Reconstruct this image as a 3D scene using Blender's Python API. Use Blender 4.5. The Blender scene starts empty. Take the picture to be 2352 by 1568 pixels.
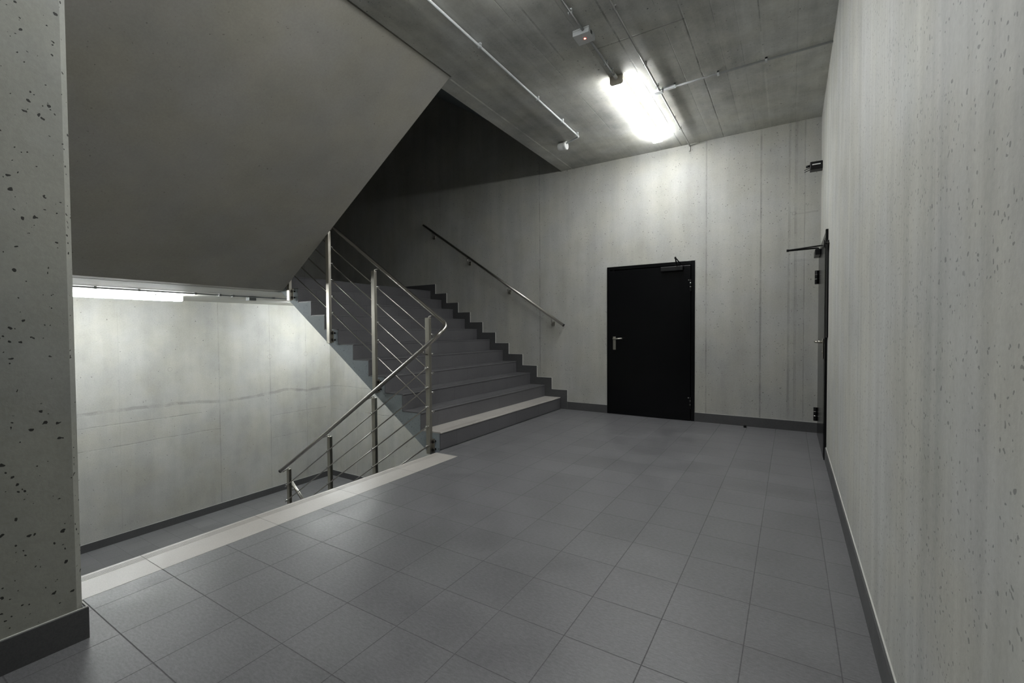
import bpy, bmesh, math, random
from mathutils import Vector, Matrix
random.seed(7)
C = bpy.context.scene.collection

# ------------------------------------------------------------------ helpers
def objtag(o, label=None, cat=None, group=None, kind=None):
    if label: o['label'] = label
    if cat: o['category'] = cat
    if group: o['group'] = group
    if kind: o['kind'] = kind
    return o

ORIG = {}
def thing(name, label, cat, loc, group=None):
    o = bpy.data.objects.new(name, None); C.objects.link(o)
    o.empty_display_size = .1
    o.location = loc; ORIG[o.name] = Vector(loc)
    return objtag(o, label, cat, group)

class MB:
    """collects shapes given in world metres, builds ONE mesh object"""
    def __init__(s): s.bm = bmesh.new()
    def _add(s, vs, fs):
        v = [s.bm.verts.new(p) for p in vs]
        for f in fs:
            try: s.bm.faces.new([v[i] for i in f])
            except ValueError: pass
        return v
    def box(s, x0, x1, y0, y1, z0, z1, bevel=0):
        x0, x1 = sorted((x0, x1)); y0, y1 = sorted((y0, y1)); z0, z1 = sorted((z0, z1))
        vs = [(x, y, z) for x in (x0, x1) for y in (y0, y1) for z in (z0, z1)]
        v = s._add(vs, [(0,1,3,2),(4,6,7,5),(0,4,5,1),(2,3,7,6),(0,2,6,4),(1,5,7,3)])
        if bevel:
            es = list({e for a in v for e in a.link_edges})
            bmesh.ops.bevel(s.bm, geom=es, offset=bevel, segments=2, profile=.5, affect='EDGES')
        return s
    def prism(s, poly, axis, a, b, bevel=0):
        """2D polygon extruded along axis; poly coords are the two remaining axes in order"""
        def P(u, w, t):
            return {'x': (t, u, w), 'y': (u, t, w), 'z': (u, w, t)}[axis]
        n = len(poly)
        vs = [P(u, w, a) for u, w in poly] + [P(u, w, b) for u, w in poly]
        fs = [tuple(range(n)), tuple(range(2*n-1, n-1, -1))]
        fs += [(i, n+i, n+(i+1) % n, (i+1) % n) for i in range(n)]
        v = s._add(vs, fs)
        if bevel:
            es = list({e for q in v for e in q.link_edges})
            bmesh.ops.bevel(s.bm, geom=es, offset=bevel, segments=2, profile=.5, affect='EDGES')
        return s
    def tube(s, pts, r, seg=16, fillet=0, caps=True):
        pts = [Vector(p) for p in pts]
        if fillet:
            out = [pts[0]]
            for i in range(1, len(pts)-1):
                p = pts[i]; a = (pts[i-1]-p); b = (pts[i+1]-p)
                d = min(fillet, a.length*.49, b.length*.49)
                A = p+a.normalized()*d; B = p+b.normalized()*d
                for k in range(9):
                    t = k/8; out.append(A*(1-t)**2+p*2*t*(1-t)+B*t*t)
            out.append(pts[-1]); pts = out
        n = len(pts); rings = []
        t0 = (pts[1]-pts[0]).normalized()
        u = t0.orthogonal().normalized()
        for i in range(n):
            t = ((pts[min(i+1, n-1)]-pts[i]).normalized()+(pts[i]-pts[max(i-1, 0)]).normalized()).normalized()
            u = (u-t*u.dot(t)).normalized(); w = t.cross(u)
            rr = r[i] if isinstance(r, (list, tuple)) else r
            rings.append([s.bm.verts.new(pts[i]+(u*math.cos(q)+w*math.sin(q))*rr) for q in [2*math.pi*k/seg for k in range(seg)]])
        for i in range(n-1):
            for k in range(seg):
                f = s.bm.faces.new((rings[i][k], rings[i][(k+1) % seg], rings[i+1][(k+1) % seg], rings[i+1][k])); f.smooth = True
        if caps:
            s.bm.faces.new(rings[0][::-1]); s.bm.faces.new(rings[-1])
        return s
    def cyl(s, a, b, r, seg=24, bevel=0):
        if bevel:
            a, b = Vector(a), Vector(b); d = (b-a).normalized()
            return s.tube([a, a+d*bevel*.3, a+d*bevel, b-d*bevel, b-d*bevel*.3, b], [r-bevel, r-bevel*.3, r, r, r-bevel*.3, r-bevel], seg)
        return s.tube([a, b], r, seg)
    def build(s, name, mat, parent=None):
        bm = s.bm
        bmesh.ops.recalc_face_normals(bm, faces=bm.faces)
        if parent is not None:
            org = ORIG[parent.name]
        else:
            xs = [v.co for v in bm.verts]
            org = Vector(((min(p.x for p in xs)+max(p.x for p in xs))/2, (min(p.y for p in xs)+max(p.y for p in xs))/2, min(p.z for p in xs)))
        for v in bm.verts: v.co -= org
        me = bpy.data.meshes.new(name); bm.to_mesh(me); bm.free()
        me.materials.append(mat)
        o = bpy.data.objects.new(name, me); C.objects.link(o)
        if parent is not None:
            o.parent = parent
        else: o.location = org
        ORIG[o.name] = org.copy()
        return o

def struct(mb, name, mat, label=None):
    o = mb.build(name, mat); o['kind'] = 'structure'
    if label: o['label'] = label
    return o

# ------------------------------------------------------------------ materials
class NT:
    def __init__(s, name):
        s.m = bpy.data.materials.new(name); s.m.use_nodes = True
        s.t = s.m.node_tree; s.b = s.t.nodes['Principled BSDF']
    def n(s, typ, **kw):
        nd = s.t.nodes.new(typ)
        for k, v in kw.items(): setattr(nd, k, v)
        return nd
    def l(s, a, b): s.t.links.new(a, b)
    def val(s, sock, v):
        if hasattr(v, 'default_value') or isinstance(v, bpy.types.NodeSocket): s.l(v, sock)
        else: sock.default_value = v
    def math(s, op, a, b=None, clamp=False):
        nd = s.n('ShaderNodeMath', operation=op); nd.use_clamp = clamp
        s.val(nd.inputs[0], a)
        if b is not None: s.val(nd.inputs[1], b)
        return nd.outputs[0]
    def rng(s, v, a, b, c=0., d=1., smooth=True):
        nd = s.n('ShaderNodeMapRange'); nd.interpolation_type = 'SMOOTHSTEP' if smooth else 'LINEAR'
        s.val(nd.inputs[0], v)
        for i, q in enumerate((a, b, c, d)): s.val(nd.inputs[i+1], q)
        return nd.outputs[0]
    def mix(s, f, a, b, mode='MIX'):
        nd = s.n('ShaderNodeMix', data_type='RGBA', blend_type=mode)
        s.val(nd.inputs['Factor'], f)
        for k, q in (('A', a), ('B', b)):
            sk = [i for i in nd.inputs if i.name == k and i.type == 'RGBA'][0]
            if isinstance(q, tuple): q = (*q[:3], 1)
            s.val(sk, q)
        return [o for o in nd.outputs if o.type == 'RGBA'][0]
    def pos(s):
        g = s.n('ShaderNodeNewGeometry'); return g.outputs['Position']
    def scaled(s, p, sc, off=(0, 0, 0)):
        mp = s.n('ShaderNodeMapping'); s.l(p, mp.inputs['Vector'])
        mp.inputs['Scale'].default_value = sc; mp.inputs['Location'].default_value = off
        return mp.outputs[0]
    def noise(s, p, scale, detail=4, rough=.55):
        nd = s.n('ShaderNodeTexNoise'); s.l(p, nd.inputs['Vector'])
        nd.inputs['Scale'].default_value = scale; nd.inputs['Detail'].default_value = detail; nd.inputs['Roughness'].default_value = rough
        return nd.outputs['Fac']
    def sep(s, p):
        nd = s.n('ShaderNodeSeparateXYZ'); s.l(p, nd.inputs[0]); return nd.outputs
    def bump(s, h, strength, dist=.002):
        nd = s.n('ShaderNodeBump'); nd.inputs['Strength'].default_value = strength; nd.inputs['Distance'].default_value = dist
        s.l(h, nd.inputs['Height']); return nd.outputs[0]

def concrete(name, col, lines=(), streak=(3, 3, .25), streak_amt=.12, mott=.10, pits=1., pitdens=.25, rings=(), rough=.62, fine=.06, ridge=()):
    """lines: (axis, pos, half width, strength, (axis,lo,hi) or None, wobble)  negative strength = lighter"""
    N = NT(name); p = N.pos(); S = dict(zip('xyz', N.sep(p)))
    big = N.noise(p, .9, 5, .6)
    mid = N.noise(p, 4.5, 6, .65)
    st = N.noise(N.scaled(p, streak), 2.2, 6, .6)
    fn = N.noise(p, 60, 3, .7)
    v = N.math('ADD', 1., 0.)
    v = N.math('ADD', v, N.rng(big, .3, .7, -mott, mott))
    v = N.math('ADD', v, N.rng(mid, .25, .75, -mott*.55, mott*.55))
    v = N.math('ADD', v, N.rng(st, .3, .7, -streak_amt, streak_amt))
    v = N.math('ADD', v, N.rng(fn, .25, .75, -fine, fine))
    wob1 = N.rng(N.noise(p, 1.3, 3), 0, 1, -1, 1, False)
    brk = N.rng(N.noise(p, 3.1, 5, .7), .38, .56, .25, 1)
    height = None
    for ln in lines:
        ax, ps, hw, stg = ln[:4]
        lim = ln[4] if len(ln) > 4 else None; wb = ln[5] if len(ln) > 5 else 0.
        c = N.math('SUBTRACT', S[ax], ps)
        if wb: c = N.math('ADD', c, N.math('MULTIPLY', wob1, wb))
        d = N.math('ABSOLUTE', c)
        m = N.rng(d, hw*.35, hw, 1, 0)
        m = N.math('MULTIPLY', m, brk)
        if lim is not None:
            for (la, lo, hi) in (lim if isinstance(lim[0], tuple) else (lim,)):
                m = N.math('MULTIPLY', m, N.rng(S[la], lo, lo+.02, 0, 1)); m = N.math('MULTIPLY', m, N.rng(S[la], hi-.02, hi, 1, 0))
        v = N.math('SUBTRACT', v, N.math('MULTIPLY', m, stg))
        if stg > .1: height = m if height is None else N.math('MAXIMUM', height, m)
    for (axs, a, b, r) in rings:
        da = N.math('SUBTRACT', S[axs[0]], a); db = N.math('SUBTRACT', S[axs[1]], b)
        d = N.math('SQRT', N.math('ADD', N.math('MULTIPLY', da, da), N.math('MULTIPLY', db, db)))
        m = N.rng(N.math('ABSOLUTE', N.math('SUBTRACT', d, r)), .001, .007, 1, 0)
        v = N.math('SUBTRACT', v, N.math('MULTIPLY', m, .22))
    # air holes: bumped in, their inner shade painted into the colour
    pm = None
    if pits:
        for sc, th, r in ((27, 1-pitdens*.7, .21), (70, 1-pitdens, .32)):
            vo = N.n('ShaderNodeTexVoronoi'); N.l(N.mix(.028, p, fnv(N, p), 'ADD'), vo.inputs['Vector']); vo.inputs['Scale'].default_value = sc
            cs = N.n('ShaderNodeSeparateColor'); N.l(vo.outputs['Color'], cs.inputs[0])
            rad = N.rng(cs.outputs[1], 0, 1, r*.35, r, False)
            m = N.math('MULTIPLY', N.math('LESS_THAN', vo.outputs['Distance'], rad), N.math('GREATER_THAN', cs.outputs[0], th))
            pm = m if pm is None else N.math('MAXIMUM', pm, m)
        v = N.math('MULTIPLY', v, N.math('SUBTRACT', 1., N.math('MULTIPLY', pm, min(.9, .78*pits))))
    v = N.math('MAXIMUM', v, .05)
    hue = N.mix(N.rng(N.noise(p, 2.1, 4), .35, .65), col, (col[0]*1.015, col[1]*1.0, col[2]*.945))
    comb = N.n('ShaderNodeCombineColor'); [N.l(v, comb.inputs[i]) for i in range(3)]
    out = N.mix(1., hue, comb.outputs[0], 'MULTIPLY')
    N.l(out, N.b.inputs['Base Color'])
    N.b.inputs['Roughness'].default_value = rough
    N.b.inputs['Specular IOR Level'].default_value = .35
    h = N.math('ADD', N.math('MULTIPLY', mid, .5), N.math('MULTIPLY', fn, .25))
    if pm is not None: h = N.math('SUBTRACT', h, N.math('MULTIPLY', pm, 1.2))
    if height is not None: h = N.math('SUBTRACT', h, N.math('MULTIPLY', height, .8))
    N.l(N.bump(h, .5, .004), N.b.inputs['Normal'])
    return N.m

def fnv(N, p):
    nd = N.n('ShaderNodeTexNoise'); N.l(p, nd.inputs['Vector']); nd.inputs['Scale'].default_value = 38; nd.inputs['Detail'].default_value = 2
    return nd.outputs['Color']

TX, TY, TS = -.7222, -4.3171, .3
def tile(name, col, jx=None, jy=None, px=TS, py=TS, rough=.42, grout=.55, width=.0022, fine=.16, z_axis=None):
    """stone tile; jx / jy: origin of the joints across x / y (None = no joints)"""
    N = NT(name); p = N.pos(); S = N.sep(p)
    gm = None; cells = []
    for (s, o, per) in ((S[0], jx, px), (S[1], jy, py)):
        if o is None: continue
        q = N.math('DIVIDE', N.math('SUBTRACT', s, o), per)
        cells.append(N.math('FLOOR', q))
        fr = N.math('FRACT', q)
        d = N.math('MULTIPLY', N.math('MINIMUM', fr, N.math('SUBTRACT', 1., fr)), per)
        m = N.rng(d, width*.6, width*1.2, 1, 0)
        gm = m if gm is None else N.math('MAXIMUM', gm, m)
    grain = N.noise(N.scaled(p, (22, 60, 60)), 2.0, 8, .75)
    cloud = N.noise(p, 3.2, 5, .6)
    fn = N.noise(p, 210, 3, .8)
    v = N.math('ADD', N.rng(grain, .25, .75, 1-fine, 1+fine), N.rng(cloud, .3, .7, -.07, .07))
    v = N.math('ADD', v, N.rng(fn, .2, .8, -.12, .12))
    if cells:
        cb = N.n('ShaderNodeCombineXYZ')
        for i, c in enumerate(cells): N.l(c, cb.inputs[i])
        wn = N.n('ShaderNodeTexWhiteNoise', noise_dimensions='3D'); N.l(cb.outputs[0], wn.inputs[0])
        v = N.math('ADD', v, N.rng(wn.outputs[0], 0, 1, -.05, .05, False))
    if gm is not None: v = N.math('MULTIPLY', v, N.math('SUBTRACT', 1., N.math('MULTIPLY', gm, grout)))
    comb = N.n('ShaderNodeCombineColor'); [N.l(v, comb.inputs[i]) for i in range(3)]
    N.l(N.mix(1., (*col, 1), comb.outputs[0], 'MULTIPLY'), N.b.inputs['Base Color'])
    r = N.rng(cloud, .3, .7, rough-.05, rough+.06)
    if gm is not None: r = N.math('ADD', r, N.math('MULTIPLY', gm, .4))
    N.l(r, N.b.inputs['Roughness'])
    h = N.math('ADD', N.math('MULTIPLY', grain, .5), N.math('MULTIPLY', fn, .25))
    if gm is not None: h = N.math('SUBTRACT', h, N.math('MULTIPLY', gm, 1.))
    N.l(N.bump(h, .35, .0015), N.b.inputs['Normal'])
    return N.m

def plain(name, col, rough=.5, metal=0., spec=.5, noise=.04, scale=30, stretch=(1, 1, 1), bump=0., rv=.02):
    N = NT(name); p = N.pos()
    nf = N.noise(N.scaled(p, stretch), scale, 4, .6)
    v = N.rng(nf, .25, .75, 1-noise, 1+noise)
    comb = N.n('ShaderNodeCombineColor'); [N.l(v, comb.inputs[i]) for i in range(3)]
    N.l(N.mix(1., (*col, 1), comb.outputs[0], 'MULTIPLY'), N.b.inputs['Base Color'])
    N.l(N.rng(nf, .25, .75, max(0, rough-rv), rough+rv), N.b.inputs['Roughness'])
    N.b.inputs['Metallic'].default_value = metal; N.b.inputs['Specular IOR Level'].default_value = spec
    if bump: N.l(N.bump(nf, bump, .001), N.b.inputs['Normal'])
    return N.m

def emis(name, col, strength):
    N = NT(name)
    N.b.inputs['Base Color'].default_value = (.8, .8, .8, 1)
    N.b.inputs['Emission Color'].default_value = (*col, 1); N.b.inputs['Emission Strength'].default_value = strength
    return N.m

CC = (.388, .389, .370)
LAMP = 16.5
M = {}
M['wall_back'] = concrete('concrete_back_wall', CC, lines=[
    ('x', -3.599, .010, .30), ('x', -1.199, .010, .22), ('x', -.591, .012, .30), ('x', -.30, .016, .16), ('x', -.235, .02, .14), ('x', -.15, .008, .14),
    ('x', -5.60, .008, .12), ('x', -7.9, .01, .15), ('z', 2.52, .012, .12, ('x', -.26, -.02)), ('z', 1.98, .02, .10, ('x', -.26, -.02)),
    ('z', .03, .012, .18, (('x', -8.75, -5.9), ('z', -1, .2)), .05), ('z', -.47, .01, .12, (('x', -8.75, -5.9), ('z', -1, .2)), .03)],
    rings=[('xz', -3.079, .61, .026), ('xz', -.257, 2.526, .018), ('xz', -1.697, 2.747, .018)], streak=(2.5, 1, .3), streak_amt=.07, mott=.08, pitdens=.10, pits=.8)
M['wall_far'] = concrete('concrete_stairwell_wall', CC, lines=[
    ('y', -2.222, .012, .16, None, .01), ('y', -1.321, .012, .16, None, .01), ('y', -.566, .01, .12), ('y', -3.6, .01, .08),
    ('z', .02, .035, .22, None, .10), ('z', -.17, .010, .18, ('y', -5.6, -2.5), .03), ('z', -.49, .010, .18, ('y', -5.6, -2.2), .03),
    ('z', -.42, .008, .14, ('y', -1.3, -.1), .03), ('z', -.85, .008, .14, ('y', -1.3, -.6), .03)],
    rings=[('yz', -1.32, .72, .04), ('yz', -.566, .74, .04), ('yz', -2.95, .6, .03)], streak=(1, 2.2, .3), streak_amt=.06, mott=.09, pitdens=.08, pits=.7)
M['wall_right'] = concrete('concrete_right_wall', (.44, .443, .424), lines=[('y', -3.4, .006, .10), ('y', -2.0, .006, .08)], streak=(1, 5., .22), streak_amt=.11, mott=.10, pitdens=.32, pits=.6)
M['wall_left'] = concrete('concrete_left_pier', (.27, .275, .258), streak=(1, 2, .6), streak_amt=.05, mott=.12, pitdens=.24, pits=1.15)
M['ceiling'] = concrete('board_marked_ceiling_concrete', (.47, .473, .455), lines=[
    ('x', -2.0, .012, .22, ('y', -9, -2.5), .012), ('x', -2.27, .008, .10), ('x', -1.5, .010, .40, None, .01), ('x', -1.0, .009, .42, None, .01), ('x', -.5, .012, -.15, ('y', -2.2, 0)),
    ('x', -.5, .009, .35, ('y', -9, -2.0)), ('y', -2.5, .010, .36, ('x', -1.75, -.98), .02), ('x', -.8, .004, .2), ('x', -1.15, .004, .2), ('x', -2.12, .005, .16), ('x', -1.75, .004, .12), ('x', -.65, .004, .14), ('x', -.25, .005, .12), ('x', -3.045, .014, -.6, ('y', -2.82, 0), .008)],
    streak=(4, .3, 1), streak_amt=.10, mott=.22, pitdens=.05, pits=.8)
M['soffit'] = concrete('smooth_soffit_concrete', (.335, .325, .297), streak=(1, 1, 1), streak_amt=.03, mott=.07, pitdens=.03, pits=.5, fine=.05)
M['landing'] = concrete('pale_landing_ceiling', (.62, .62, .60), streak=(1, 1, 1), streak_amt=.03, mott=.05, pitdens=.03, pits=.4)
M['slab'] = concrete('stair_slab_concrete', (.27, .31, .335), streak=(1, 1, 1), streak_amt=.03, mott=.05, pitdens=.15, pits=.7)
TC = (.150, .149, .155)
M['floor'] = tile('grey_floor_tile', TC, TX, TY, grout=.36, fine=.24)
M['step'] = tile('grey_step_tile', (.116, .114, .120), None, -2.80, py=.6, grout=.3, rough=.5)
M['riser'] = tile('grey_riser_tile', (.108, .106, .112), None, -2.50, py=.6, grout=.25, rough=.5)
M['skirt'] = tile('dark_skirting_tile', (.072, .072, .074), None, None, rough=.45)
M['light'] = tile('pale_nosing_tile', (.46, .435, .405), None, -5.217, py=.6, grout=.45, rough=.42, fine=.03, width=.0018)
M['mortar'] = plain('pale_mortar', (.55, .55, .52), .8)
M['steel'] = plain('brushed_stainless_steel', (.46, .44, .39), .38, 1., noise=.05, scale=20, stretch=(8, 8, .6))
M['steel2'] = plain('satin_steel_tube', (.46, .44, .41), .30, 1., noise=.02, scale=2, rv=.0)
M['chrome'] = plain('bright_screw_metal', (.8, .8, .78), .15, 1.)
M['blackbolt'] = plain('dark_bolt_metal', (.05, .048, .045), .35, .8)
M['door'] = plain('black_painted_steel', (.0025, .0027, .0033), .2, 0., spec=.22, noise=.03)
M['black'] = plain('black_plastic', (.006, .006, .0065), .35, spec=.3)
M['pvc'] = plain('light_grey_conduit_plastic', (.62, .64, .65), .4)
M['pvcd'] = plain('mid_grey_conduit_plastic', (.33, .34, .34), .45)
M['white'] = plain('white_plastic', (.75, .76, .75), .4)
M['gal'] = plain('galvanised_conduit', (.5, .5, .49), .35, .8)
M['housing'] = plain('cream_lamp_housing', (.62, .58, .50), .5)
M['lamp'] = emis('lit_opal_diffuser', (.98, 1., .995), LAMP)
M['lamp2'] = emis('lit_opal_diffuser_stairwell', (.96, 1., 1.), LAMP*.82)
M['led'] = emis('red_indicator', (1., .08, .05), 6.)

# ------------------------------------------------------------------ dimensions (metres)
H = 3.574; TOP = 3.835
RUN, RISE, NR = .2591, .1743, 11
UX = -3.25          # first riser of the flight going up
DX = -3.22          # first riser of the flight going down
ZU = RISE*NR        # landing above  (1.917)
ZL = -ZU            # landing below
XW = -8.75          # far wall of the stairwell
YE = -2.76          # edge of the flight beside the back wall
YG = -2.86          # edge of the other flight
YP = -5.60          # pier end / stairwell side wall
XP = -2.61          # pier face
YB = -9.6           # end of hall behind the camera
LX = -5.81

# ------------------------------------------------------------------ the setting
struct(MB().prism([(-2.955, YB), (0, YB), (0, 0), (-3.235, 0), (-3.235, -2.80), (-3.215, -2.80), (-3.215, YG), (-2.955, YG)], 'z', -.2, 0), 'floor', M['floor'])
M['floor_low'] = tile('grey_landing_tile', TC, TX, TY, grout=.12)
struct(MB().box(XW, LX-.03, YP, 0, ZL-.2, ZL), 'floor', M['floor_low'])
# upper landing: concrete underside, tiled top
struct(MB().box(XW, -6.02, YP, 0, 1.712, ZU-.02), 'ceiling', M['landing'])
struct(MB().box(XW, -5.85, YP, 0, ZU-.015, ZU), 'floor', M['floor'])
# main ceiling slab, stepped at the stair opening
struct(MB().prism([(-3.004, YB), (0, YB), (0, 0), (-3.22, 0), (-3.22, -2.835), (-3.004, -2.835)], 'z', H, TOP), 'ceiling', M['ceiling'])
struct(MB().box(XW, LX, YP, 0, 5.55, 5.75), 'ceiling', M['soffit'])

# back wall with the door opening
D0, D1, DH = -2.5086, -1.3331, 2.0785
mb = MB(); mb.box(XW-.3, D0, 0, .3, -4.2, 6.4); mb.box(D1, .3, 0, .3, -4.2, 6.4); mb.box(D0, D1, 0, .3, DH, 6.4); mb.box(D0, D1, 0, .3, -4.2, 0)
struct(mb, 'wall_back', M['wall_back'])
E0, E1, EH = -1.235, -.10, 2.06
mb = MB(); mb.box(0, .3, YB, E0, -.3, 4.2); mb.box(0, .3, E1, 0, -.3, 4.2); mb.box(0, .3, E0, E1, EH, 4.2)
struct(mb, 'wall_right', M['wall_right'])
struct(MB().box(XW-.3, XW, YP-.3, 0, -4.2, 6.4), 'wall_far', M['wall_far'])
# pier / stairwell side wall with a chamfered far corner
c = .02
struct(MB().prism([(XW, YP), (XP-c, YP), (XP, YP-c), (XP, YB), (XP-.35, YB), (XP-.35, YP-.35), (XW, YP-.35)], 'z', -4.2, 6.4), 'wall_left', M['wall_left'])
struct(MB().box(XP, 0, YB-.3, YB, 0, H), 'wall_front', M['wall_left'])

# skirtings
def skirt(name, segs, z0=0, h=.115, t=.012):
    mb = MB()
    for (x0, x1, y0, y1) in segs: mb.box(x0, x1, y0, y1, z0, z0+h)
    o = struct(mb, name, M['skirt'])
    mt = MB()
    for (x0, x1, y0, y1) in segs:
        if abs(x1-x0) < abs(y1-y0): mt.box((x0 if x0 in (XW, XP) else x1-.005), (x1 if x0 not in (XW, XP) else x0+.005), y0, y1, z0+h, z0+h+.003)
        else: mt.box(x0, x1, y1-.005, y1, z0+h, z0+h+.003)
    mt.build('mortar_line', M['mortar'], o)
t = .012
skirt('baseboard_back', [(UX+.115, D0, -t, 0), (D1, -.0, -t, 0)])
skirt('baseboard_right', [(-t, 0, YB, E0-.03)])
skirt('baseboard_left', [(XP, XP+t, YB, YP+t), (-2.955, XP, YP, YP+t)], h=.12)
skirt('baseboard_far', [(XW, XW+t, YP, -t)], ZL)
skirt('baseboard_back', [(XW+t, LX+.0, -t, 0)], ZL)

# ------------------------------------------------------------------ stair flights
def flight_profile(x0, z0, d, n, soff, depth_off=.02):
    """concrete body under the tiles; x0,z0 bottom of first riser, d=+-1 direction of climb"""
    pts = []
    for k in range(n):
        x = x0+d*(RUN*k+.012)
        pts.append((x, z0+RISE*k-(.0 if k == 0 else .012))); pts.append((x, z0+RISE*(k+1)-.012))
    return pts

def tread_poly(xn, z, d, grooves=True, w=RUN):
    """xn = nosing x; d = direction towards the back of the tread"""
    p = [(xn-d*.004, z-.012), (xn-d*.004, z-.003), (xn-d*.001, z)]
    if grooves:
        for k in range(5):
            g = xn+d*(.022+.011*k)
            p += [(g, z), (g, z-.002), (g+d*.0035, z-.002), (g+d*.0035, z)]
    p += [(xn+d*(w-.001), z), (xn+d*(w-.001), z-.012)]
    return p

def staircase(name, label, x0, z0, d, y0, y1, body, n=NR, light=(0,), landing=None, skirting=False, tiles=True, bodymat='slab', top_tile=True):
    t = thing('staircase', label, 'stairs', (x0, (y0+y1)/2, z0), 'concrete stair flights')
    MB().prism(body, 'y', y0+.002, y1-.002).build('concrete_flight', M[bodymat], t)
    if not tiles: return t
    for k in range(n):
        x = x0+d*RUN*k
        MB().box(x+d*.0015, x+d*.012, y0, y1, z0+RISE*k+.0005, z0+RISE*(k+1)-.0125).build('riser', M['riser'], t)
        if k < n-1 or top_tile:
            m = MB().prism(tread_poly(x, z0+RISE*(k+1), d), 'y', y0, y1)
            o = m.build('tread', M['light' if k in light else 'step'], t)
            if k in light: o['label'] = 'pale beige tread'
    if skirting:
        s = .115; lo = []; hi = []
        for k in range(n):
            x = x0+d*RUN*k
            lo += [(x-d*.004, z0+RISE*k), (x-d*.004, z0+RISE*(k+1))]
            hi += [(x-d*s, z0+RISE*k+s), (x-d*s, z0+RISE*(k+1)+s)]
        hi[0] = (x0-d*s, z0)
        xe = landing
        lo += [(xe, z0+RISE*n)]; hi += [(xe, z0+RISE*n+s)]
        MB().prism(lo+hi[::-1], 'y', -.012, 0).build('stepped_skirting', M['skirt'], t)
        e = .003
        hi2 = [(p[0]-d*e*(0 if i == 0 else 1), p[1]+(0 if i == 0 else e)) for i, p in enumerate(hi)]; hi2[0] = (hi[0][0]-d*e, hi[0][1]); hi2[-1] = (hi[-1][0], hi[-1][1]+e)
        mm = MB().prism(hi+hi2[::-1], 'y', -.012, 0)
        mm.build('mortar_line', M['mortar'], t)
    return t

# flight up: body
SL = RISE/RUN
up_soff = lambda x: 1.712+(-6.0-x)*0 if x < -5.99 else 1.712-SL*(x+6.0)
x_end = UX-RUN*NR
def soff_up(x): return -.054-.695*(x+3.409)
body = flight_profile(UX, 0, -1, NR, None)
zb = 1.712
xs = -3.409-(zb+.054)/.695
body += [(-6.02, ZU-.012), (-6.02, zb), (xs, zb), (UX-.012, soff_up(UX-.012))]
st_up = staircase('up', 'tiled concrete stair flight climbing left along the back wall, pale bottom tread', UX, 0, -1, YE, 0, body, light=(0,), landing=-8.7, skirting=True, top_tile=False)
# top nosing of the landing edge
MB().prism(tread_poly(UX-RUN*(NR-1), ZU+.0005, -1, True, .06), 'y', YE, 0).build('landing_nosing', M['step'], st_up)

# flight down: first tread is the pale strip in the floor
bd = []
for k in range(NR):
    x = DX-RUN*k
    bd += [(x+.012, -RISE*k-.014), (x+.012, -RISE*(k+1)-.012)]
bd = [(-2.957, -.014)]+bd+[(LX-.02, ZL-.012), (LX-.02, ZL-.2), (LX+.35, ZL-.2), (-2.957, -.25)]
st_dn = thing('staircase', 'stair flight descending beyond the pale grooved strip at the floor edge', 'stairs', (DX, (YG+YP)/2, 0), 'concrete stair flights')
MB().prism(bd, 'y', YP+.002, YG-.002).build('concrete_flight', M['slab'], st_dn)
o = MB().prism(tread_poly(DX, .0008, 1, True, .266), 'y', YP, YG).build('nosing_strip', M['light'], st_dn); o['label'] = 'long pale beige tile strip with fine grooves'
for k in range(NR):
    x = DX-RUN*k
    MB().box(x+.0015, x+.012, YP, YG, -RISE*(k+1)+.0005, -RISE*k-.0135).build('riser', M['riser'], st_dn)
    if k < NR-1:
        MB().prism(tread_poly(x-RUN, -RISE*(k+1), 1, True), 'y', YP, YG).build('tread', M['light' if k == NR-2 else 'step'], st_dn)

# upper flight: its soffit is the great sloping panel
FX = -5.78; fz = 1.712
ub = [(FX, fz), (-3.02, H), (-3.02, TOP-.012)]
for k in range(NR-1, -1, -1):
    x = LX+RUN*k
    ub += [(x+.012, ZU+RISE*(k+1)-.012), (x+.012, ZU+RISE*k-(.012 if k else .0))]
ub += [(-5.84, ZU), (-5.84, ZU-.016), (-6.01, ZU-.016), (-6.01, fz+.012), (-5.985, fz+.012), (-5.985, fz), ]
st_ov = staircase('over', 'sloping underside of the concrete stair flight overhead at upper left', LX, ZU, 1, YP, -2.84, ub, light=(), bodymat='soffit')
# flight above the climbing one and the one below the landing
x2 = UX
b2 = flight_profile(UX, TOP, -1, NR, None)
b2 = b2+[(LX-.1, 2*TOP-ZU-.012), (LX-.1, 5.55), (xs, 5.55), (UX+.3, TOP-.262+.0), (UX+.0, TOP-.0)]
b2 = flight_profile(UX, TOP, -1, NR, None)+[(LX-.03, TOP+ZU-.012), (LX-.03, 5.54), (xs, 5.54), (UX+.02-.012, TOP-.012)]
staircase('top', 'dark stair flight high up in the black shaft above the landing', UX, TOP, -1, YE, 0, b2, tiles=False)
b3 = [(LX-.02, ZL-.0125)]
for k in range(NR):
    x = LX+RUN*k
    b3 += [(x-.012, ZL-RISE*k-.0125), (x-.012, ZL-RISE*(k+1)-.012)]
b3 = [(LX-.02, ZL-.2), (LX-.02, ZL-.0125)]+b3[1:]+[(LX+RUN*NR, -3.9), (LX+RUN*NR, -4.1), (LX+RUN*(NR-1), -4.1), (LX+.3, ZL-.25)]
st_lo = thing('staircase', 'lowest stair flight dropping from the lower landing under the climbing flight', 'stairs', (LX, (YE)/2, ZL), 'concrete stair flights')
MB().prism(b3, 'y', YE+.002, -.002).build('concrete_flight', M['slab'], st_lo)
for k in range(NR):
    x = LX+RUN*k
    MB().box(x-.0015, x-.012, YE, 0, ZL-RISE*(k+1)+.0005, ZL-RISE*k-.0125).build('riser', M['riser'], st_lo)
    if k < NR-1: MB().prism(tread_poly(x+RUN, ZL-RISE*(k+1), -1), 'y', YE, 0).build('tread', M['step'], st_lo)
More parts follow.
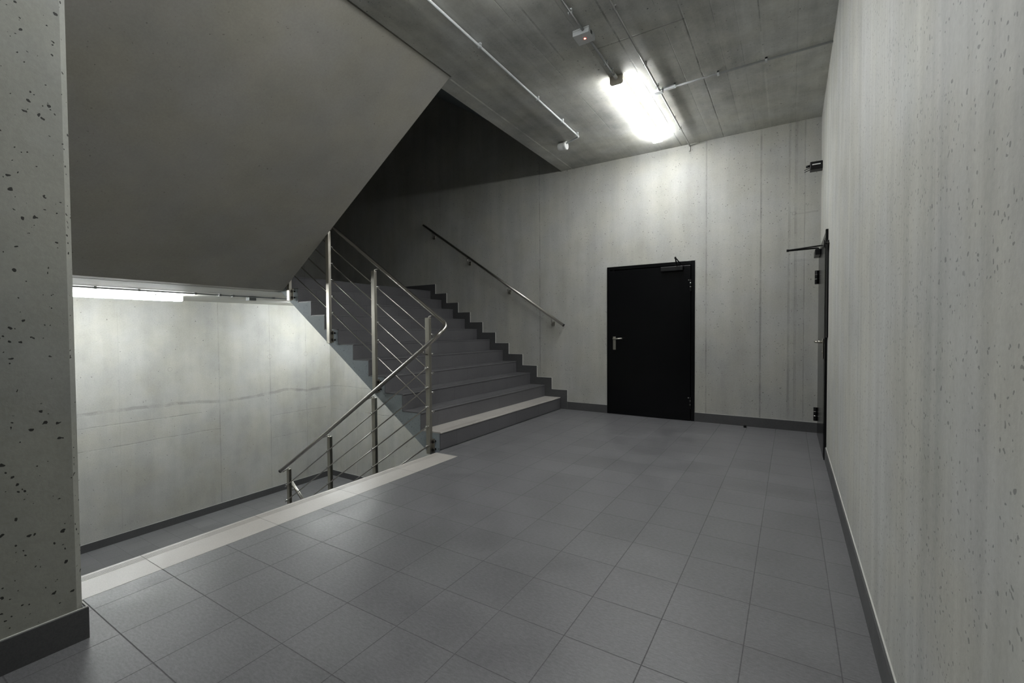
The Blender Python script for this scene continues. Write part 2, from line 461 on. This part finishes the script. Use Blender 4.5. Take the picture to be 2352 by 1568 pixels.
MB().prism(tread_poly(LX, ZL+.0005, -1, True, .029), 'y', YE, 0).build('landing_nosing', M['step'], st_lo)

# ------------------------------------------------------------------ railing in the well between the flights
YR = -2.81
rail = thing('stair_railing', 'stainless steel stair railing with slanted rods and a handrail bending down the well', 'railing', (-3.35, YR, 0))
def post(parent, x, z0, z1, up=True, plate=True, wx=.026, wy=.0175):
    p = MB().box(x-wx, x+wx, YR-wy, YR+wy, z0, z1, .002).build('post', M['steel'], parent)
    if plate:
        yy = YR+wy if up else YR-wy
        sgn = 1 if up else -1
        ye = YE if up else YG
        MB().box(x+.002, x+.050, yy, yy+sgn*.008, z0+.01, z0+.15, .001).build('mount_plate', M['steel'], p)
        for dz in (.04, .12):
            b = MB(); b.cyl((x+.036, yy-sgn*.004, z0+dz), (x+.036, ye, z0+dz), .011, 12)
            b.cyl((x+.036, yy-sgn*.010, z0+dz), (x+.036, yy, z0+dz), .016, 6)
            b.build('bolt', M['blackbolt'], p)
    return p
UPP = [(-3.355, -.04, 1.322), (-4.132, .516, 1.845), (-4.905, 1.052, 2.368), (-5.69, 1.585, 2.90)]
DNP = [(-4.150, -1.15, .463), (-4.930, -1.68, -.053), (-5.765, -1.95, -.572)]
newel = None
for i, (x, a, b) in enumerate(UPP):
    p = post(rail, x, a, b, True)
    if i == 0: newel = p; p['label'] = 'tall corner post where the handrail turns'
for i, (x, a, b) in enumerate(DNP):
    post(rail, x, a, b, False, plate=(i < 2))
yu = -2.772; yd = -2.845
usl = -(2.187-1.155)/(4.905-3.355)
for k in range(5):
    z = 1.155-.193*k
    MB().tube([(-3.330, yu, z-.016), (-6.0, yu, z-.016+usl*(-2.67))], .0058, 10).build('rod', M['steel2'], rail)
    zd = .822-.1945*k
    xend = (-5.79, -5.79, -4.96, -4.18, -4.18)[k] - .02
    xend = -5.80 if k < 2 else (-5.80 if k < 3 else -4.95 if k == 3 else -4.17)
    MB().tube([(-3.335, yd, zd+.008), (xend, yd, zd+.008-.662*(-3.335-xend))], .0065, 10).build('rod', M['steel2'], rail)
# rod holders on each post
for (x, a, b) in UPP:
    for k in range(5):
        z = 1.155-.193*k+usl*(x+3.355)
        MB().cyl((x+.024, YR+.010, z), (x+.024, yu+.012, z), .007, 10).build('rod_holder', M['chrome'], rail)
for (x, a, b) in [(-3.355, 0, 0)]+DNP:
    for k in range(5):
        z = .822-.1945*k-.662*(-3.355-x)
        if z < a+.02 and a < 0: continue
        if x < -4 and k > 3: continue
        MB().cyl((x-.004, YR-.010, z), (x-.004, yd-.010, z), .0085, 10).build('rod_holder', M['chrome'], rail)
# handrail: one tube with the turn
yo, yi = -2.745, -2.888
hp = [(-6.05, yo, 2.435+.677*1.153), (-4.897, yo, 2.435-.01), (-3.165, yo, 1.247), (-3.150, yi, 1.150), (-4.868, yi, .018), (-5.826, yi, -.59)]
MB().tube(hp, .0212, 20, fillet=.075).build('handrail', M['steel2'], rail)
MB().cyl((-5.815, yi, -.583), (-5.832, yi, -.594), .0225, 20).build('end_cap', M['blackbolt'], rail)
for (x, a, b) in UPP:
    zt = 2.435-.01-.684*(x+.02+4.897)
    MB().tube([(x+.005, YR, b-.002), (x+.005, YR+.004, b+.012), (x+.02, yo-.006, zt-.016)], .006, 10, fillet=.01).build('bracket', M['steel2'], rail)
for (x, b) in [(-3.355, 1.02)]+[(q[0], q[2]) for q in DNP]:
    zt = .018+.656*(x-.02+4.868)
    if b < 1: MB().tube([(x-.005, YR, b-.002), (x-.005, YR-.004, b+.012), (x-.02, yi+.006, zt-.018)], .006, 10, fillet=.01).build('bracket', M['steel2'], rail)
    else: MB().tube([(x-.0, YR-.015, .955), (x-.0, yi+.01, .96), (x-.0, yi+.0, zt-.012)], .006, 10, fillet=.012).build('bracket', M['steel2'], rail)

# next railing below, only its top shows past the floor edge
lr = thing('stair_railing', 'short glimpse of a bright steel rail sloping down behind the lowest post', 'railing', (-5.7, YR, ZL))
MB().tube([(-5.85, yo, -.75), (-5.594, yo, -.944), (-3.4, yo, -.944-.673*2.19)], .0212, 18).build('handrail', M['steel2'], lr)
for x in (-4.98, -4.2, -3.42):
    p = MB().box(x-.026, x+.026, YR+.02, YR+.045, ZL-.673*(x+5.81)-.30, -.83-.673*(x+5.69)-.03, .002).build('post', M['steel'], lr)
MB().tube([(-5.75, YR+.03, -.86), (-5.76, yo, -.84)], .006, 8).build('bracket', M['steel2'], lr)
for k in range(4):
    MB().tube([(-5.76, yu+.006, -1.02-.19*k), (-3.4, yu+.006, -1.02-.19*k-.673*2.36)], .006, 8).build('rod', M['steel2'], lr)

# wall handrail
wr = thing('wall_handrail', 'round steel handrail fixed to the back wall above the climbing stair', 'handrail', (-3.2, -.08, 1.2))
a = Vector((-5.93, -.08, 3.10)); b = Vector((-3.158, -.08, 1.263))
MB().tube([a, b], .0212, 20).build('rail', M['steel2'], wr)
MB().cyl(b-(b-a).normalized()*.004, b+(b-a).normalized()*.004, .0225, 20).build('end_cap', M['blackbolt'], wr)
for x in (-5.734, -4.938, -4.144, -3.36):
    f = (x-a.x)/(b.x-a.x); z = a.z+(b.z-a.z)*f
    br = MB().tube([(x+.0, -.004, z-.105), (x+.0, -.05, z-.105), (x-.0, -.08, z-.075), (x-.0, -.08, z-.018)], .007, 12, fillet=.02).build('bracket', M['steel2'], wr)
    MB().box(x-.025, x+.025, -.012, 0, z-.135, z-.075, .003).build('wall_plate', M['steel'], br)

# ------------------------------------------------------------------ doors
def steel(name): return M['door']
d1 = bpy.data.objects.new('door_1', None); C.objects.link(d1); d1.location = (D0, 0, 0); ORIG[d1.name] = Vector((D0, 0, 0)); d1['kind'] = 'structure'
mb = MB(); mb.box(D0-.0, D0+.045, -.012, .10, 0, DH, .002); mb.box(D1-.045, D1, -.012, .10, 0, DH, .002); mb.box(D0+.045, D1-.045, -.012, .10, DH-.045, DH, .002)
mb.build('door_frame', M['door'], d1)
leaf = MB().box(D0+.030, D1-.05, -.026, .03, .006, DH-.058, .003).build('door_leaf', M['door'], d1)
def lever(parent, fn, name='door_handle'):
    """fn maps (along door, out of the wall, z) to world"""
    mb = MB()
    def bx(a0, a1, o0, o1, z0, z1, bv):
        p, q = fn(a0, o0, z0), fn(a1, o1, z1); mb.box(p[0], q[0], p[1], q[1], p[2], q[2], bv)
    bx(-.021, .021, 0, .009, -.185+.03, .03, .004)
    mb.cyl(fn(0, .008, 0), fn(0, .045, 0), .012, 16)
    mb.tube([fn(0, .040, 0), fn(0, .058, 0), fn(.045, .060, .0), fn(.13, .060, .004)], .0105, 14, fillet=.012)
    mb.cyl(fn(0, .008, -.095), fn(0, .014, -.095), .009, 14)
    return mb.build(name, M['steel'], parent)
lever(leaf, lambda a, o, z: (-2.395+a, -.026-o, 1.066+z))
def hinge(parent, fn, z, r=.011):
    mb = MB()
    mb.cyl(fn(0, .012, z-.075), fn(0, .012, z+.075), r, 14, .002)
    h = mb.build('hinge', M['black'], parent)
    s = MB()
    for dz in (-.02, .03): s.cyl(fn(0, .012, z+dz-.0025), fn(0, .012, z+dz+.0025), r+.0015, 14)
    s.cyl(fn(-.022, .004, z+.068), fn(-.022, .010, z+.068), .007, 10)
    s.build('pin', M['chrome'], h)
for z in (1.76, .235): hinge(d1, lambda a, o, zz: (D1-.05+a, -.02-o, zz), z)
def closer(parent, fn, e=(.07, .20, .11)):
    mb = MB(); p, q = fn(-.15, 0, -.03), fn(.13, .05, .03); mb.box(p[0], q[0], p[1], q[1], p[2], q[2], .006)
    c = mb.build('door_closer', M['black'], parent)
    m = MB(); m.cyl(fn(.05, .025, .03), fn(.05, .025, .052), .012, 14)
    m.tube([fn(.05, .025, .05), fn(*e)], .008, 8)
    m.tube([fn(e[0], e[1], e[2]+.006), fn(.09, .0, .066)], .007, 8)
    m.cyl(fn(e[0], e[1], e[2]-.01), fn(e[0], e[1], e[2]+.015), .011, 12)
    m.build('closer_arm', M['black'], c)
closer(leaf, lambda a, o, z: (-1.60+a, -.028-o, 1.985+z))

d2 = bpy.data.objects.new('door_2', None); C.objects.link(d2); d2.location = (0, E0, 0); ORIG[d2.name] = Vector((0, E0, 0)); d2['kind'] = 'structure'
mb = MB(); mb.box(-.020, .10, E0-.03, E0+.035, 0, EH+.02, .002); mb.box(-.020, .10, E1-.035, E1, 0, EH, .002); mb.box(-.020, .10, E0+.035, E1-.035, EH-.045, EH, .002)
mb.build('door_frame', M['door'], d2)
leaf2 = MB().box(-.022, .02, E0+.036, E1-.036, .006, EH-.046, .001).build('door_leaf', M['door'], d2)
lever(leaf2, lambda a, o, z: (-.022-o, E0+.10+a, 1.066+z))
for z in (1.76, .235): hinge(d2, lambda a, o, zz: (-.022-o*1.4, E1-.036-a, zz), z, .019)
def fn2(a, o, z): return (-.022-o, -.42-a, 1.985+z)
closer(leaf2, fn2, (.0, .293, .052))
MB().box(-.014, 0, E0-.13, E0-.031, 1.11, 1.965, .002).build('cable_cover', M['black'], d2)

ds = MB(); ds.cyl((-.742, -.10, 0), (-.742, -.10, .028), .017, 16, .003); 
dst = thing('door_stop', 'tiny black door stop with bright screw on the floor by the back skirting', 'door stop', (-.742, -.10, 0))
ds.build('rubber_stop', M['black'], dst)
MB().cyl((-.742, -.10, .028), (-.742, -.10, .032), .006, 12).build('screw', M['chrome'], dst)

# small fittings on the right wall
dv = thing('wall_device', 'small black box with thin prongs high on the right wall near the far corner', 'wall fitting', (0, -.2, 2.92))
MB().box(-.115, 0, -.28, -.17, 2.915, 3.0, .006).build('box', M['black'], dv)
MB().box(-.095, -.02, -.2815, -.28, 2.962, 2.972).build('label_plate', M['white'], dv)
for dz, dy in ((-.0, 0), (.03, .03)):
    MB().tube([(-.10, -.25+dy, 2.93+dz), (-.165, -.25+dy, 2.905+dz)], .004, 8).build('prong', M['black'], dv)
MB().cyl((-.11, -.22, 2.975), (-.150, -.22, 2.97), .013, 12).build('socket', M['black'], dv)
dk = thing('wall_button', 'round black fitting on the right wall just beside the door frame', 'wall fitting', (0, -1.40, 1.93))
MB().cyl((-.042, -1.40, 1.93), (-.030, -1.40, 1.93), .034, 24, .003).build('disc', M['black'], dk)
MB().cyl((-.031, -1.40, 1.93), (0, -1.40, 1.93), .010, 16).build('stem', M['blackbolt'], dk)

# ------------------------------------------------------------------ lamps
def batten(label, x, y0, y1, zc, mat, w=.062, h=.080, hb=.050):
    t = thing('batten_lamp', label, 'ceiling lamp', (x, (y0+y1)/2, zc-h), 'fluorescent batten lamps')
    MB().box(x-w*.92, x+w*.92, y0+.01, y1-.01, zc-hb, zc-.0005, .002).build('housing', M['housing'], t)
    pr = [(x-w, zc-hb), (x-w, zc-h+.018), (x-w+.006, zc-h+.006), (x-w+.02, zc-h), (x+w-.02, zc-h), (x+w-.006, zc-h+.006), (x+w, zc-h+.018), (x+w, zc-hb)]
    MB().prism(pr, 'y', y0+.022, y1-.022).build('diffuser', mat, t)
    for a, b in ((y0, y0+.022), (y1-.022, y1)):
        MB().prism(pr[1:-1]+[(x+w, zc-.004), (x-w, zc-.004)], 'y', a, b).build('end_cap', M['housing'] if a == y0 else mat, t)
    for f in (.2, .8):
        for s in (-1, 1):
            yy = y0+(y1-y0)*f
            MB().box(x+s*(w+.0015)-.0015, x+s*(w+.0015)+.0015, yy-.012, yy+.012, zc-.034, zc-.012).build('clip', M['chrome'], t)
    return t
batten('lit fluorescent lamp on the ceiling in front of the black door', -1.69, -2.03, -.47, H, M['lamp'])
batten('lit fluorescent lamp on the ceiling of the hall behind the viewpoint', -1.69, -5.25, -3.69, H, M['lamp'])
batten('lit fluorescent lamp under the landing in the stairwell at left', -7.45, -4.86, -3.30, 1.712, M['lamp2'], h=.092, hb=.012)
batten('lit fluorescent lamp under the landing hidden behind the climbing stair flight', -7.45, -1.57, -.05, 1.712, M['lamp2'], h=.092, hb=.012)

# ------------------------------------------------------------------ conduits and boxes
def clip(parent, p, axis, z, r=.011, mat='pvc'):
    mb = MB(); x, y = p
    if axis == 'y':
        mb.box(x-r-.004, x-r, y-.009, y+.009, z-r-.004, H); mb.box(x+r, x+r+.004, y-.009, y+.009, z-r-.004, z+r*.3); mb.box(x-r-.004, x+r+.004, y-.009, y+.009, z+r*.0+.009, H)
    else:
        mb.box(x-.009, x+.009, y-r-.004, y-r, z-r-.004, H); mb.box(x-.009, x+.009, y+r, y+r+.004, z-r-.004, z+r*.3); mb.box(x-.009, x+.009, y-r-.004, y+r+.004, z+.009, H)
    return mb.build('clip', M[mat], parent)
zc = H-.022
c1 = thing('conduit_pipe', 'pale grey conduit with clips running along the ceiling left side to the cylindrical fitting', 'conduit', (-2.5, -5, zc), 'ceiling conduits')
MB().tube([(-2.49, YB, zc), (-2.50, -1.02, zc), (-2.695, -.955, zc-.012)], .0105, 14, fillet=.03).build('pipe', M['pvc'], c1)
for y in (-5.4, -4.2, -3.097, -2.09, -1.509, -1.10): clip(c1, (-2.493, y), 'y', zc)
c2 = thing('conduit_pipe', 'slim metal conduit on the ceiling right of the lit lamp running into the back wall', 'conduit', (-1.4, -5, zc), 'ceiling conduits')
MB().tube([(-1.40, YB, zc), (-1.40, -.02, zc), (-1.402, -.004, zc-.03), (-1.403, -.012, zc-.075)], .0085, 14, fillet=.015).build('pipe', M['gal'], c2)
for y in (-4.1, -2.919, -2.099, -1.668, -.903, -.593): clip(c2, (-1.40, y), 'y', zc, .009, 'gal')
jb = MB().box(-1.455, -1.375, -1.585, -1.530, H-.035, H-.0005, .003).build('junction_box', M['pvc']); objtag(jb, 'small pale junction box on the slim conduit beside the lit lamp', 'junction box')
c3 = thing('conduit_pipe', 'flat grey conduit crossing the ceiling from the junction box to the right wall', 'conduit', (-.7, -1.585, zc), 'ceiling conduits')
MB().tube([(-1.375, -1.572, zc+.002), (-.9, -1.585, zc+.002), (0, -1.588, zc+.002)], .009, 12).build('pipe', M['pvcd'], c3)
MB().box(-1.36, -1.262, -1.590, -1.562, H-.032, H-.0005, .003).build('sleeve', M['pvc'], c3)
for x in (-1.255, -.869, -.481): clip(c3, (x, -1.585), 'x', zc, .010)
c4 = thing('conduit_pipe', 'grey conduit on the ceiling passing through the box to the lit lamp', 'conduit', (-1.685, -4, zc), 'ceiling conduits')
MB().tube([(-1.69, YB, zc), (-1.69, -2.815, zc)], .010, 12).build('pipe', M['pvcd'], c4)
MB().tube([(-1.69, -2.695, zc), (-1.69, -2.035, zc)], .010, 12).build('pipe', M['pvcd'], c4)
MB().cyl((-1.69, -2.10, zc), (-1.69, -2.03, zc), .017, 12).build('gland', M['white'], c4)
for y in (-4.2, -3.06, -2.30, -2.16): clip(c4, (-1.69, y), 'y', zc, .011)

bx = thing('control_box', 'pale grey box with a glowing red light hanging on the ceiling', 'box', (-1.71, -2.76, H-.06))
MB().box(-1.778, -1.640, -2.825, -2.690, H-.050, H-.0005, .004).build('housing', M['pvc'], bx)
MB().box(-1.779, -1.639, -2.826, -2.689, H-.016, H-.0135).build('lid_seam', M['pvcd'], bx)
MB().cyl((-1.700, -2.757, H-.052), (-1.700, -2.757, H-.0495), .007, 14).build('red_light', M['led'], bx)
MB().box(-1.64, -1.637, -2.79, -2.76, H-.04, H-.018).build('latch', M['black'], bx)

se = thing('ceiling_sensor', 'white cylindrical fitting hanging at the left end of the pale ceiling conduit', 'sensor', (-2.75, -.93, H-.10))
MB().cyl((-2.815, -.93, H-.052), (-2.735, -.935, H-.052), .046, 28, .006).build('body', M['white'], se)
MB().cyl((-2.737, -.935, H-.052), (-2.700, -.937, H-.052), .0515, 28, .006).build('cap', M['white'], se)

ZC2 = 1.712
c5 = thing('conduit_pipe', 'thin conduit under the landing ceiling in the stairwell beside its lamp', 'conduit', (-6.93, -3.5, ZC2-.02))
MB().tube([(-6.90, YP, ZC2-.014), (-6.93, -1.2, ZC2-.014)], .009, 12).build('pipe', M['pvcd'], c5)
for y in (-4.35, -3.95, -3.35, -3.05, -2.88, -2.3): MB().box(-6.945, -6.895, y-.012, y+.012, ZC2-.028, ZC2-.0005).build('clip', M['pvcd'], c5)
b5 = MB().box(-7.04, -6.945, -2.64, -2.54, ZC2-.062, ZC2-.0005, .004).build('junction_box', M['pvcd']); objtag(b5, 'small grey junction box under the landing ceiling in the stairwell', 'junction box')

# ------------------------------------------------------------------ camera
def cam():
    yaw, pitch, roll, f = CAMP
    cy, sy = math.cos(yaw), math.sin(yaw); cp, sp = math.cos(pitch), math.sin(pitch)
    F = Vector((-sy*cp, cy*cp, sp)); R = Vector((cy, sy, 0)); U = R.cross(F)
    cr, sr = math.cos(roll), math.sin(roll)
    R2 = R*cr+U*sr; U2 = -R*sr+U*cr
    m = Matrix(((R2.x, U2.x, -F.x, CAML[0]), (R2.y, U2.y, -F.y, CAML[1]), (R2.z, U2.z, -F.z, CAML[2]), (0, 0, 0, 1)))
    c = bpy.data.cameras.new('camera'); o = bpy.data.objects.new('camera', c); C.objects.link(o)
    o.matrix_world = m; c.sensor_width = 36; c.sensor_fit = 'HORIZONTAL'; c.lens = f/2352*36; c.clip_start = .02; c.clip_end = 100
    bpy.context.scene.camera = o
CAMP = (.5547, -.0238, -.0060, 1033.12)
CAML = (-.2805, -6.1856, 1.1867)
cam()

w = bpy.data.worlds.new('world'); bpy.context.scene.world = w; w.use_nodes = True
w.node_tree.nodes['Background'].inputs[0].default_value = (0, 0, 0, 1); w.node_tree.nodes['Background'].inputs[1].default_value = 0
vs = bpy.context.scene.view_settings
vs.view_transform = 'Standard'; vs.look = 'None'; vs.gamma = 1; vs.use_curve_mapping = False
vs.exposure = 2.22
